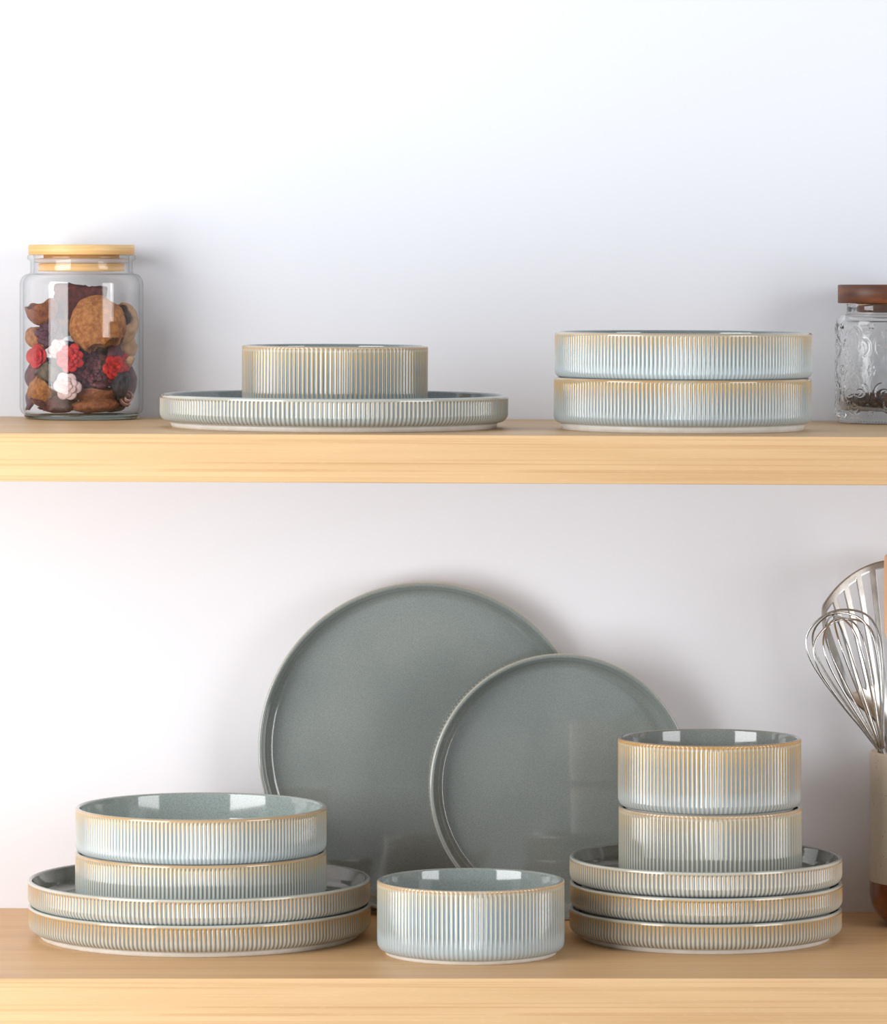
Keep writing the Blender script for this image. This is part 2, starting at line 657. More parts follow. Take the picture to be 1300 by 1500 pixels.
lean('dinner_plate', (621.0 - 650) * 3.89 / F, math.radians(2.6), 0.0006, 'large grey-green dinner plate leaning against the white wall, the bigger of the two', 'fluted dinner plates')
lean('dessert_plate', (818.5 - 650) * 3.85 / F, math.radians(2.6), 0.0185, 'medium grey-green plate leaning in front of the larger leaning plate', 'fluted dessert plates', math.radians(7.0))

# upper shelf ware
D4 = 3.712
x4 = (489.6 - 650) * D4 / F
ware('dinner_plate', (x4, D4, shelf_z(x4)), ROTU, 'large pale fluted dinner plate lying alone on the upper shelf under one bowl', 'fluted dinner plates', 0.35, 0.0, 0.7, 0.55, 0.2)
ware('small_bowl', (x4 + 0.0006, D4, shelf_z(x4) + FL_PLATE), ROTU, 'small deep fluted bowl on the upper shelf, standing in the large plate', 'small fluted bowls', 0.85, 0.6, 1.6, 0.55, 0.5)
D5 = 3.690
x5 = (1000.5 - 650) * D5 / F
ware('pasta_bowl', (x5 - 0.0003, D5, shelf_z(x5)), ROTU, 'wide shallow fluted bowl standing on the upper shelf, under its twin', 'wide fluted bowls', 0.95, 0.85, 0.55, 0.9, 1.5)
ware('pasta_bowl', (x5 + 0.0003, D5, shelf_z(x5) + 0.0346), ROTU, 'wide shallow fluted bowl stacked on another bowl on the upper shelf', 'wide fluted bowls', 0.75, 0.55, 0.5, 0.9, 3.0)

# ------------------------------------------------------------------ left jar of potpourri
DJ = 3.8865
xj = (119.5 - 650) * DJ / F
zj = shelf_z(xj)
KJ = DJ / F


def jz(py):
    return ZC - (py - HY) * KJ - zj


jar = empty('storage_jar', (xj, DJ, zj))
tag(jar, 'clear glass storage jar with a bamboo lid, full of dried potpourri', 'jar', 'lidded glass jars')
RJ = 90.5 * KJ
t_ = 0.0026
z_sh0, z_sh1 = jz(417), jz(401)
rn = 74.8 * KJ
prof = [(RJ - 0.0035, 0.0042)]
prof += arc(None, RJ - 0.0035, 0.0042, RJ, 0.0105, 6, 'out')[1:]
prof += [(RJ, z_sh0 * f) for f in (0.3, 0.5, 0.7, 0.9)]
prof += [(rn + 0.0012 + (RJ - rn - 0.0012) * math.cos(a), z_sh0 + (z_sh1 - z_sh0) * math.sin(a)) for a in [i * math.pi / 20 for i in range(0, 11)]]
prof += [(rn, z_sh1 + 0.0016), (rn, jz(383)), (rn + 0.0012, jz(381)), (79.2 * KJ, jz(379.5)), (79.4 * KJ, jz(376.5)), (79.0 * KJ, jz(374.2)), (77.5 * KJ, jz(373.4))]
inner_ = []
for r, z in reversed(prof[:-6]):
    inner_.append((r - t_, z))
prof = prof + [(rn - t_ + 0.001, jz(373.4)), (rn - t_, jz(376))] + inner_[:-1] + [(inner_[-1][0], 0.0046)]
body = link('glass_body', lathe('glass_body', prof, 160, closed=True), M_glass, jar)
bp = [(RJ - 0.0075, 0.0)] + arc(None, RJ - 0.0075, 0.0, RJ - 0.0034, 0.004, 5, 'out')[1:] + [(RJ - 0.0045, 0.0046)]
link('glass_base', lathe('glass_base', bp, 160, cap_start=True, cap_end=True), M_base, jar)
lid_r = 77.8 * KJ
zl0, zl1 = jz(373.2), jz(358.6)
lid = link('lid', lathe('lid', [(lid_r - 0.0006, zl0), (lid_r, zl0 + 0.0006), (lid_r, zl1 - 0.0006), (lid_r - 0.0006, zl1)], 160, cap_start=True, cap_end=True), M_bamboo, jar)
pr_ = 62.8 * KJ
link('stopper', lathe('stopper', [(pr_ - 0.0006, jz(397.5)), (pr_, jz(397)), (pr_, jz(386.6)), (pr_ - 0.004, jz(385)), (pr_ - 0.004, zl0)], 128, cap_start=True, cap_end=True), M_bamboo, lid)
seal_r = pr_ + 0.003
link('seal', lathe('seal', [(pr_ - 0.004, jz(386)), (seal_r, jz(385)), (seal_r, jz(379)), (pr_ - 0.004, jz(378))], 128),
     simple('clear_silicone_seal', lin(205, 190, 180), lin(190, 175, 168), 40, 0.4), lid)

# potpourri
M_husk = simple('tan_husk', lin(196, 132, 74), lin(150, 92, 48), 260, 0.75, bump=0.9, spec=0.2, detail=6, bscale=500)
M_husk2 = simple('brown_husk', lin(168, 104, 66), lin(128, 72, 44), 220, 0.75, bump=0.9, spec=0.2, detail=6, bscale=480)
M_straw = simple('straw_shell', lin(198, 160, 118), lin(168, 128, 88), 180, 0.75, bump=0.6, spec=0.2)
M_bark = simple('dark_bark', lin(112, 56, 46), lin(78, 38, 36), 160, 0.8, bump=0.9, spec=0.2)
M_plum = simple('plum_petal', lin(98, 42, 54), lin(66, 30, 42), 150, 0.6, bump=0.4)
M_wine = simple('wine_petal', lin(128, 58, 60), lin(52, 26, 32), 260, 0.55, bump=0.4)
M_red = simple('red_petal', lin(214, 36, 26), lin(168, 18, 20), 160, 0.6, bump=0.3)
M_pink = simple('pale_pink_petal', lin(232, 204, 198), lin(206, 170, 164), 140, 0.65, bump=0.3)
M_olive = simple('olive_curl', lin(112, 92, 64), lin(74, 58, 44), 200, 0.6, bump=0.3)
M_pod = simple('black_pod', lin(54, 42, 42), lin(34, 28, 30), 160, 0.6, bump=0.5)
M_beige = simple('beige_knot', lin(204, 156, 136), lin(170, 118, 100), 180, 0.65, bump=0.5)
M_mauve = simple('mauve_leaf', lin(112, 66, 74), lin(84, 50, 60), 120, 0.7, bump=0.3)


def grid_shell(name, nu, nv, fn, thick):
    """open patch fn(u,v) -> (point, outward direction), given thickness"""
    A, B = [], []
    for j in range(nv + 1):
        for i in range(nu + 1):
            p, d = fn(i / nu, j / nv)
            A.append(p)
            B.append(p - d * thick)
    V = A + B
    o = len(A)
    w = nu + 1
    Fc = []
    for j in range(nv):
        for i in range(nu):
            a = j * w + i
            Fc.append((a, a + 1, a + w + 1, a + w))
            Fc.append((o + a + w, o + a + w + 1, o + a + 1, o + a))
    for i in range(nu):
        a, b = i, nv * w + i
        Fc.append((a + 1, a, o + a, o + a + 1))
        Fc.append((b, b + 1, o + b + 1, o + b))
    for j in range(nv):
        a, b = j * w, j * w + nu
        Fc.append((a, a + w, o + a + w, o + a))
        Fc.append((b + w, b, o + b, o + b + w))
    return mesh(name, V, Fc)


def husk_cup(name, r, ext, jag, seed, thick=0.0022, stretch=(1, 1, 1)):
    """broken half shell: a cap of a rough sphere opening along +z"""
    def fn(u, v):
        a = u * 2 * math.pi
        top = ext + jag * noise.noise(Vector((math.cos(a) * 1.6, math.sin(a) * 1.6, seed)))
        th = math.pi - v * top
        d = Vector((math.sin(th) * math.cos(a), math.sin(th) * math.sin(a), math.cos(th)))
        k = 1 + 0.10 * noise.noise(d * 1.7 + Vector((seed, 0, 0))) + 0.03 * noise.noise(d * 6 + Vector((0, seed, 0)))
        p = d * (r * k)
        return Vector((p.x * stretch[0], p.y * stretch[1], p.z * stretch[2])), d
    return grid_shell(name, 48, 24, fn, thick)


def lump(name, rx, ry, rz, seed, rough=0.12, f=2.2, cut=None):
    V, Fc = [], []
    nu, nv = 40, 22
    for j in range(nv + 1):
        th = math.pi * j / nv
        for i in range(nu):
            a = 2 * math.pi * i / nu
            d = Vector((math.sin(th) * math.cos(a), math.sin(th) * math.sin(a), math.cos(th)))
            k = 1 + rough * noise.noise(d * f + Vector((seed, seed * 0.7, 0))) + rough * 0.4 * noise.noise(d * f * 3.5 + Vector((0, seed, 3)))
            p = Vector((d.x * rx * k, d.y * ry * k, d.z * rz * k))
            if cut is not None and p.z > cut:
                p.z = cut + (p.z - cut) * 0.08
            V.append(p)
    for j in range(nv):
        for i in range(nu):
            i2 = (i + 1) % nu
            Fc.append((j * nu + i, (j + 1) * nu + i, (j + 1) * nu + i2, j * nu + i2))
    return mesh(name, V, Fc)


def rosette(name, R, layers, per, seed, open_=0.9, thick=0.0007):
    """dried flower: overlapping curled petals in rings, facing +z"""
    rnd = random.Random(seed)
    V, Fc = [], []
    for L in range(layers):
        f = (L + 1) / layers
        for k in range(per):
            a0 = 2 * math.pi * (k + 0.5 * (L % 2) + rnd.uniform(-0.12, 0.12)) / per
            wid = 2 * math.pi / per * 1.25
            tilt = math.radians(82 - 62 * f * open_ + rnd.uniform(-7, 7))
            ln = R * (0.35 + 0.65 * f) * rnd.uniform(0.9, 1.08)
            r0 = R * 0.10 * f

            def fn(u, v, a0=a0, wid=wid, tilt=tilt, ln=ln, r0=r0, sd=rnd.random() * 9):
                uu = (u - 0.5) * 2
                sh = math.sqrt(max(0.0, 1 - uu * uu * 0.55))
                s = v * ln * sh
                cur = tilt - v * 0.9 * (0.4 + 0.6 * open_)
                r = r0 + s * math.cos((tilt + cur) / 2)
                z = s * math.sin((tilt + cur) / 2) * 0.8 + 0.03 * R * noise.noise(Vector((uu * 3, v * 4, sd)))
                a = a0 + uu * wid / 2 * (0.55 + 0.45 * v)
                p = Vector((r * math.cos(a), r * math.sin(a), z - R * 0.25))
                return p, Vector((math.cos(a) * math.sin(tilt), math.sin(a) * math.sin(tilt), -math.cos(tilt)))
            me = grid_shell('petal', 6, 7, fn, thick)
            o = len(V)
            V += [v.co.copy() for v in me.vertices]
            Fc += [tuple(o + i for i in p.vertices) for p in me.polygons]
            bpy.data.meshes.remove(me)
    return mesh(name, V, Fc)


def curl(name, r, h, turns, seed, thick=0.0008):
    """a rolled strip of dried peel"""
    def fn(u, v):
        a = u * turns * 2 * math.pi
        rr = r * (0.35 + 0.65 * u) * (1 + 0.08 * noise.noise(Vector((a, v * 3, seed))))
        hh = h * (0.5 + 0.5 * math.sin(math.pi * min(1, u * 1.1 + 0.05)))
        d = Vector((math.cos(a), math.sin(a), 0))
        return Vector((rr * d.x, rr * d.y, (v - 0.5) * hh)), d
    return grid_shell(name, 60, 8, fn, thick)


def leaf(name, ln, w, seed):
    def fn(u, v):
        uu = (u - 0.5) * 2
        x = uu * w * math.sin(math.pi * (0.08 + 0.9 * v)) ** 0.7
        y = (v - 0.5) * ln
        z = 0.004 * math.cos(uu * 1.3) + 0.003 * noise.noise(Vector((x * 120, y * 120, seed)))
        return Vector((x, y, z)), Vector((0, 0, 1))
    return grid_shell(name, 12, 18, fn, 0.0008)


def bark_chunk(name, sx, sy, sz, seed):
    V, Fc = [], []
    n = 12
    idx = {}

    def vid(p):
        key = (round(p[0], 4), round(p[1], 4), round(p[2], 4))
        if key not in idx:
            q = Vector(p)
            d = Vector((noise.noise(q * 2.1 + Vector((seed, 0, 0))), noise.noise(q * 2.1 + Vector((0, seed, 0))), noise.noise(q * 3.0 + Vector((0, 0, seed)))))
            rib = 0.05 * math.sin(q.x * 14 + seed)
            q2 = q + d * 0.16
            V.append(Vector((q2.x * sx / 2, q2.y * sy / 2 + rib * sy * 0.5, q2.z * sz / 2 * (1 + 0.10 * noise.noise(Vector((q.x * 5, q.y * 3, seed)))))))
            idx[key] = len(V) - 1
        return idx[key]
    for ax in range(3):
        for sg in (-1, 1):
            for i in range(n):
                for j in range(n):
                    cs = []
                    for di, dj in ((0, 0), (1, 0), (1, 1), (0, 1)):
                        p = [0, 0, 0]
                        p[ax] = sg
                        p[(ax + 1) % 3] = -1 + 2 * (i + di) / n
                        p[(ax + 2) % 3] = -1 + 2 * (j + dj) / n
                        cs.append(vid(p))
                    Fc.append(tuple(cs) if sg > 0 else tuple(reversed(cs)))
    return mesh(name, V, Fc)


def put(name, me, mat, px, py, dy, rot, label, cat, group='dried potpourri pieces in the jar'):
    o = link(name, me, mat)
    loc = P(px, py, DJ + dy)
    o.rotation_euler = tuple(math.radians(a) for a in rot)
    V = np.array([v.co[:] for v in me.vertices]) @ np.array(o.rotation_euler.to_matrix()).T
    lim = RJ - t_ - 0.0006
    for _ in range(60):                       # keep the piece inside the glass
        dx, dy_ = V[:, 0] + loc.x - xj, V[:, 1] + loc.y - DJ
        r = np.hypot(dx, dy_)
        q = int(r.argmax())
        if r[q] <= lim:
            break
        ex = (r[q] - lim) * 0.7 + 0.00005
        loc.x -= dx[q] / r[q] * ex
        loc.y -= dy_[q] / r[q] * ex
    lo = V[:, 2].min() + loc.z - (zj + 0.0050)
    if lo < 0:
        loc.z -= lo
    o.location = loc
    tag(o, label, cat, group)
    return o


k = KJ
put('husk_fragment', husk_cup('husk_fragment', 26 * k, 1.62, 0.25, 1.3, stretch=(0.95, 0.85, 1.2)), M_husk2, 56, 446, -0.010, (6, -14, 0), 'brown cupped husk at the upper left inside the potpourri jar', 'dried husk')
put('bark_chunk', bark_chunk('bark_chunk', 72 * k, 30 * k, 50 * k, 2.2), M_bark, 117, 444, 0.006, (0, 4, 6), 'dark reddish bark chunk topmost in the potpourri jar', 'bark')
put('husk_fragment', husk_cup('husk_fragment', 42 * k, 2.3, 0.5, 5.1, thick=0.003, stretch=(0.98, 0.68, 1.04)), M_husk, 143, 478, -0.017, (8, 152, 0), 'largest golden tan husk, in the middle of the potpourri jar', 'dried husk')
put('husk_fragment', husk_cup('husk_fragment', 30 * k, 1.7, 0.6, 8.4, stretch=(1.0, 0.8, 1.1)), M_straw, 180, 474, 0.000, (20, -70, 38), 'straw-coloured split husk at the upper right inside the potpourri jar', 'dried husk')
put('husk_fragment', lump('husk_fragment', 21 * k, 18 * k, 19 * k, 3.3), M_straw, 184, 507, 0.010, (0, 20, 0), 'greyish tan husk under the split straw husk in the potpourri jar', 'dried husk')
put('husk_fragment', lump('husk_fragment', 20 * k, 16 * k, 17 * k, 6.7), M_husk, 56, 496, 0.006, (0, 30, 0), 'small orange-tan husk behind the plum flower in the potpourri jar', 'dried husk')
put('dried_flower', rosette('dried_flower', 22 * k, 4, 9, 4, 0.8), M_plum, 72, 488, -0.014, (80, 0, -20), 'dark plum dried flower left of the largest husk in the jar', 'dried flower')
put('dried_flower', rosette('dried_flower', 20 * k, 3, 4, 7, 0.5), M_red, 51, 522, -0.022, (84, 0, -35), 'bright red dried flower at the left side of the jar', 'dried flower')
put('dried_flower', rosette('dried_flower', 20 * k, 4, 8, 11, 0.9), M_red, 102, 525, -0.031, (88, 0, 0), 'bright red dried flower below the largest husk in the jar', 'dried flower')
put('dried_flower', rosette('dried_flower', 32 * k, 6, 7, 13, 0.95), M_wine, 136, 543, -0.022, (72, 0, 12), 'wine-coloured layered dried rose in the middle of the jar', 'dried flower')
put('dried_flower', rosette('dried_flower', 19 * k, 3, 6, 17, 0.9), M_red, 170, 538, -0.022, (80, 0, 32), 'deep red dried flower at the right side of the jar', 'dried flower')
put('dried_flower', rosette('dried_flower', 19 * k, 3, 6, 21, 0.9), M_pink, 98, 566, -0.034, (86, 0, -6), 'pale pink dried flower low in the middle of the jar', 'dried flower')
put('dried_curl', curl('dried_curl', 20 * k, 46 * k, 1.8, 2.0), M_olive, 72, 545, -0.018, (20, 30, 40), 'olive brown rolled peel at the left of the jar', 'dried peel')
put('husk_fragment', husk_cup('husk_fragment', 25 * k, 2.2, 0.2, 9.6, stretch=(0.85, 0.8, 1.1)), M_husk, 62, 570, -0.018, (18, 30, 0), 'rounded golden husk at the lower left of the potpourri jar', 'dried husk')
put('husk_fragment', husk_cup('husk_fragment', 36 * k, 1.5, 0.15, 12.2, thick=0.003, stretch=(1.0, 0.75, 0.85)), M_husk2, 138, 566, -0.014, (4, 4, 0), 'fibrous brown husk on the bottom of the jar under the wine rose', 'dried husk')
put('seed_pod', lump('seed_pod', 13 * k, 11 * k, 20 * k, 15.0, 0.25), M_pod, 178, 563, -0.020, (0, 12, 0), 'black seed pod at the lower right of the jar', 'seed pod')
put('dried_curl', curl('dried_curl', 11 * k, 24 * k, 1.8, 6.0), M_beige, 190, 584, -0.014, (70, 0, 20), 'beige curled knot at the bottom right of the jar', 'dried peel')
put('dried_leaf', leaf('dried_leaf', 44 * k, 11 * k, 3.0), M_mauve, 42, 580, -0.010, (78, 0, -40), 'mauve dried leaf standing at the bottom left of the jar', 'dried leaf')
put('dried_leaf', leaf('dried_leaf', 46 * k, 13 * k, 9.0), M_mauve, 168, 520, -0.008, (75, 20, 30), 'mauve dried leaf right of the wine rose in the jar', 'dried leaf')
put('seed_pod', lump('seed_pod', 6 * k, 5 * k, 8 * k, 25.0, 0.2), M_straw, 190, 529, -0.010, (0, 30, 0), 'small pale seed at the right side of the jar', 'seed pod')
put('bark_chunk', bark_chunk('bark_chunk', 116 * k, 58 * k, 7 * k, 4.4), M_bark, 120, 597, -0.002, (0, 0, 10), 'flat dark bark piece on the bottom of the potpourri jar', 'bark')
put('bark_chunk', bark_chunk('bark_chunk', 70 * k, 26 * k, 60 * k, 6.1), M_bark, 120, 530, 0.012, (0, -8, 10), 'dark bark chunk at the back of the jar behind the red flower', 'bark')
put('dried_flower', rosette('dried_flower', 22 * k, 4, 7, 31, 0.9), M_wine, 176, 548, 0.002, (80, 0, 40), 'dark wine dried flower at the right edge of the jar', 'dried flower')
put('dried_flower', rosette('dried_flower', 20 * k, 4, 7, 37, 0.9), M_plum, 60, 545, 0.006, (80, 0, -30), 'dark plum dried flower behind the olive peel in the jar', 'dried flower')
put('husk_fragment', lump('husk_fragment', 24 * k, 14 * k, 24 * k, 41.0), M_husk2, 92, 470, 0.004, (0, 10, 0), 'brown husk behind the bright reflection left of the largest husk', 'dried husk')
put('dried_flower', rosette('dried_flower', 14 * k, 3, 6, 43, 0.9), M_pink, 84, 512, -0.026, (84, 0, -14), 'cream dried flower above the olive peel in the jar', 'dried flower')

put('dried_flower', rosette('dried_flower', 26 * k, 4, 7, 51, 0.9), M_wine, 150, 512, 0.006, (80, 0, 0), 'dark wine dried flower behind the largest husk in the jar', 'dried flower')
put('dried_flower', rosette('dried_flower', 24 * k, 4, 7, 53, 0.9), M_plum, 90, 578, 0.000, (84, 0, 0), 'dark plum dried flower behind the pale pink flower in the jar', 'dried flower')
put('dried_leaf', leaf('dried_leaf', 50 * k, 16 * k, 13.0), M_mauve, 186, 556, 0.006, (82, 0, 30), 'mauve dried leaf behind the black seed pod in the jar', 'dried leaf')
put('husk_fragment', lump('husk_fragment', 26 * k, 18 * k, 16 * k, 57.0), M_bark, 160, 588, 0.004, (0, 6, 0), 'dark husk behind the beige curled knot at the jar bottom', 'dried husk')
put('dried_leaf', leaf('dried_leaf', 44 * k, 18 * k, 17.0), M_wine, 46, 548, 0.000, (80, 0, -30), 'dark wine dried leaf behind the left red flower in the jar', 'dried leaf')
put('husk_fragment', lump('husk_fragment', 20 * k, 16 * k, 22 * k, 61.0), M_bark, 166, 470, 0.012, (0, -20, 0), 'dark husk between the largest husk and the straw husk in the jar', 'dried husk')

put('husk_fragment', lump('husk_fragment', 26 * k, 18 * k, 12 * k, 67.0), M_bark, 84, 594, -0.018, (0, 4, 0), 'dark husk lying on the jar bottom between the golden and fibrous husks', 'dried husk')
put('husk_fragment', lump('husk_fragment', 34 * k, 20 * k, 11 * k, 71.0), M_husk2, 140, 594, -0.020, (0, -3, 0), 'brown husk lying on the jar bottom under the fibrous husk', 'dried husk')
put('dried_leaf', leaf('dried_leaf', 40 * k, 16 * k, 23.0), M_wine, 58, 594, -0.024, (28, 0, 70), 'wine-coloured dried leaf lying on the jar bottom at the left', 'dried leaf')
put('dried_flower', rosette('dried_flower', 14 * k, 3, 5, 73, 0.8), M_red, 183, 531, -0.002, (80, 0, 40), 'small deep red dried flower behind the pale seed at the right', 'dried flower')

# ------------------------------------------------------------------ right jar, pressed glass
DR = 3.868
KR = DR / F
xr = (1296 - 650) * KR
zr = shelf_z(xr)


def rz(py):
    return ZC - (py - HY) * KR - zr


jar2 = empty('storage_jar', (xr, DR, zr))
tag(jar2, 'pressed glass jar with a walnut lid and dark beans at the right edge', 'jar', 'lidded glass jars')
RB = 70.5 * KR


def quatrefoil(u, v):
    """distance-like field of a four-lobed frame in a unit cell (-1..1)"""
    u, v = abs(u), abs(v)
    d1 = math.hypot(u, v - 0.46) - 0.44
    d2 = math.hypot(u - 0.46, v) - 0.44
    d3 = max(u, v) - 0.52
    pt = (u * 1.6 + v) - 1.02
    return min(d1, d2, max(u + v - 0.66, -1), max(pt, -0.3))


def relief(a, z, z0, z1, ncol=8):
    """embossed height at angle a, height z"""
    rows = 2
    vv = (z - z0) / (z1 - z0) * rows
    if vv < 0 or vv > rows:
        return 0.0
    uu = a / (2 * math.pi) * ncol + 0.45
    v = (vv % 1) * 2 - 1
    u = (uu % 1) * 2 - 1
    d = quatrefoil(u * 1.06, v * 1.06)
    h = 0.0
    h += math.exp(-(d / 0.055) ** 2)
    if d < -0.10:
        r = math.hypot(u, v)
        th = math.atan2(v, u)
        pet = abs(math.cos(2 * th)) * 0.55
        h += 0.8 * math.exp(-((r - pet) / 0.06) ** 2)
        h += 0.5 * math.exp(-((r - pet * 0.6) / 0.05) ** 2)
    if d > 0.1:
        uc, vc = 1 - abs(u), 1 - abs(v)
        for k in range(6):
            aa = k * math.pi / 3
            du, dv = uc - 0.0 - 0.16 * abs(math.cos(aa)), vc - 0.16 * abs(math.sin(aa))
            h += 0.35 * math.exp(-((du * du + dv * dv) / 0.003))
    return h


n_a, n_z = 480, 170
zb0, zb1 = rz(608), rz(474)
outer_prof = []
outer_prof += arc(None, RB - 0.006, 0.0004, RB, 0.0065, 6, 'out')
zs = np.linspace(0.0068, rz(472), n_z)
outer_prof += [(RB, float(z)) for z in zs]
rnk = 55 * KR
outer_prof += [(rnk + 0.001 + (RB - rnk - 0.001) * math.cos(a), rz(472) + (rz(459.5) - rz(472)) * math.sin(a)) for a in [i * math.pi / 20 for i in range(1, 11)]]
outer_prof += [(rnk, rz(457)), (rnk, rz(449)), (rnk, rz(445))]
inn = [(rnk - 0.003, rz(445)), (rnk - 0.003, rz(457)), (rnk - 0.003, rz(461)), (RB - 0.006, rz(466)), (RB - 0.0034, rz(473)), (RB - 0.0034, 0.05), (RB - 0.0034, 0.02), (RB - 0.006, 0.0105), (RB * 0.5, 0.0098)]
V, Fc = [], []
allp = outer_prof + inn
no = len(outer_prof)
for i, (r, z) in enumerate(allp):
    for q in range(n_a):
        a = 2 * math.pi * q / n_a
        rr = r
        if i < no:
            rr = r + 0.0011 * relief(a, z, zb0, zb1)
            if z < 0.003:
                rr += 0.0005 * math.cos(a * 90) * (1 - z / 0.003)
        V.append((rr * math.cos(a), rr * math.sin(a), z))
for i in range(len(allp) - 1):
    for q in range(n_a):
        q2 = (q + 1) % n_a
        Fc.append((i * n_a + q, i * n_a + q2, (i + 1) * n_a + q2, (i + 1) * n_a + q))
V.append((0, 0, 0.0004))
c0 = len(V) - 1
V.append((0, 0, 0.0098))
c1 = len(V) - 1
bb = (len(allp) - 1) * n_a
Fc += [(c0, (q + 1) % n_a, q) for q in range(n_a)]
Fc += [(c1, bb + q, bb + (q + 1) % n_a) for q in range(n_a)]
link('glass_body', mesh('glass_body', V, Fc), M_press, jar2)
lr = 68 * KR
lid2 = link('lid', lathe('lid', [(lr - 0.0005, rz(444)), (lr, rz(443.2)), (lr, rz(418)), (lr - 0.0006, rz(417))], 160, cap_start=True, cap_end=True), M_walnut, jar2)
sr = 41 * KR
link('stopper', lathe('stopper', [(sr - 0.0006, rz(459)), (sr, rz(458)), (sr, rz(444))], 96, cap_start=True, cap_end=True), M_walnut, lid2)

# dark beans heaped in the jar (one mass nobody could count)
rnd = random.Random(5)
V, Fc = [], []
rin = RB - 0.0098
for n_ in range(330):
    a = rnd.uniform(0, 2 * math.pi)
    r = rin * math.sqrt(rnd.random())
    x, y = r * math.cos(a), r * math.sin(a)
    hmax = 0.020 + 0.006 * noise.noise(Vector((x * 40, y * 40, 2))) + 0.10 * x
    z = rnd.uniform(0.0148, max(0.016, hmax))
    M = Euler((rnd.uniform(0, 6), rnd.uniform(0, 6), rnd.uniform(0, 6))).to_matrix()
    o = len(V)
    nu, nv = 10, 7
    for j in range(nv + 1):
        th = math.pi * j / nv
        for i in range(nu):
            p = 2 * math.pi * i / nu
            q = Vector((0.0046 * math.sin(th) * math.cos(p), 0.0032 * math.sin(th) * math.sin(p), 0.0030 * math.cos(th)))
            if q.z > 0:
                q.z *= 0.55
            if abs(q.y) < 0.0006 and q.z > 0:
                q.z -= 0.0005
            q = M @ q
            V.append((x + q.x, y + q.y, z + q.z))
    for j in range(nv):
        for i in range(nu):
            i2 = (i + 1) % nu
            Fc.append((o + j * nu + i, o + (j + 1) * nu + i, o + (j + 1) * nu + i2, o + j * nu + i2))
beans = link('coffee_beans', mesh('coffee_beans', V, Fc), simple('dark_roast', lin(58, 34, 26), lin(96, 48, 30), 120, 0.35))
beans.location = (xr, DR, zr)
tag(beans, 'dark brown beans heaped at the bottom of the pressed glass jar', 'beans', kind='stuff')

# ------------------------------------------------------------------ utensil crock and utensils
DC = 3.846
KC = DC / F
xc = (1376 - 650) * KC
RC = 101 * KC
HC = ZC - (1099.5 - HY) * KC
zband = ZC - (1289 - HY) * KC
crock = empty('utensil_crock', (xc, DC, 0.0))
tag(crock, 'tall speckled cream crock with a brown base, holding utensils at right', 'crock')


def crock_speckle():
    t = NT('speckled_cream_glaze')
    v = t.coord()
    c = t.mix(t.noise(30, 3, v), lin(214, 202, 184), lin(198, 184, 164))
    c = t.mix(t.math('MULTIPLY', t.ramp(t.noise(520, 2, v), 0.66, 0.72), 0.8), c, lin(104, 78, 56))
    t.bsdf(c, 0.45)
    return t.m


body_p = [(RC, zband), (RC, HC * 0.6), (RC, HC - 0.0022)]
body_p += [(RC - 0.0022 + 0.0022 * math.cos(a), HC - 0.0022 + 0.0022 * math.sin(a)) for a in (0.4, 0.8, 1.2, 1.6, 2.1, 2.6, 3.1)]
body_p += [(RC - 0.005, HC - 0.004), (RC - 0.005, 0.012), (RC - 0.012, 0.008)]
link('crock_body', lathe('crock_body', body_p, 160, cap_end=True), crock_speckle(), crock)
base_p = [(RC - 0.022, 0.0)] + arc(None, RC - 0.022, 0.0, RC, 0.026, 10, 'out')[1:] + [(RC, zband)]
link('glazed_base', lathe('glazed_base', base_p, 160, cap_start=True), simple('brown_glaze', lin(148, 84, 40), lin(120, 62, 28), 40, 0.25, coat=0.3), crock)
# the first white script stroke of the lettering on its side
pts = []
for px, py in ((1301, 1198), (1298.5, 1204), (1297.2, 1211), (1297.6, 1218), (1299.5, 1222), (1303, 1220), (1307, 1212), (1309, 1203)):
    zz = ZC - (py - HY) * KC
    xx = (px - 650) * KC - xc
    yy = -math.sqrt(max(1e-6, (RC + 0.0001) ** 2 - xx * xx))
    pts.append((xx, yy, zz))
link('lettering', tube('lettering', pts, 0.0008), simple('white_lettering', lin(238, 236, 230), None, 50, 0.5), crock)['label'] = 'white script stroke'

# balloon whisk
DW = 3.836
KW = DW / F
wroot = empty('whisk', P(1292, 1100, DW))
tag(wroot, 'steel balloon whisk standing in the crock, wire head up', 'whisk', 'utensils in the crock')
ax = Vector((-74, 0, 208)).normalized()
pn = Vector((-208, 0, -74)).normalized()
dp = Vector((0, 1, 0))
half = [(2, 4.0), (20, 10), (45, 18.5), (70, 28), (95, 36.5), (120, 44.5), (145, 51), (163, 53.5), (178, 53), (192, 48.5), (203, 39), (211, 25), (215.5, 11)]


def catmull(p, n=6):
    out = []
    for i in range(len(p) - 1):
        p0, p1, p2, p3 = p[max(i - 1, 0)], p[i], p[i + 1], p[min(i + 2, len(p) - 1)]
        for j in range(n):
            t = j / n
            out.append(tuple(0.5 * ((2 * p1[q]) + (-p0[q] + p2[q]) * t + (2 * p0[q] - 5 * p1[q] + 4 * p2[q] - p3[q]) * t * t + (-p0[q] + 3 * p1[q] - 3 * p2[q] + p3[q]) * t ** 3) for q in range(len(p1))))
    out.append(tuple(p[-1]))
    return out


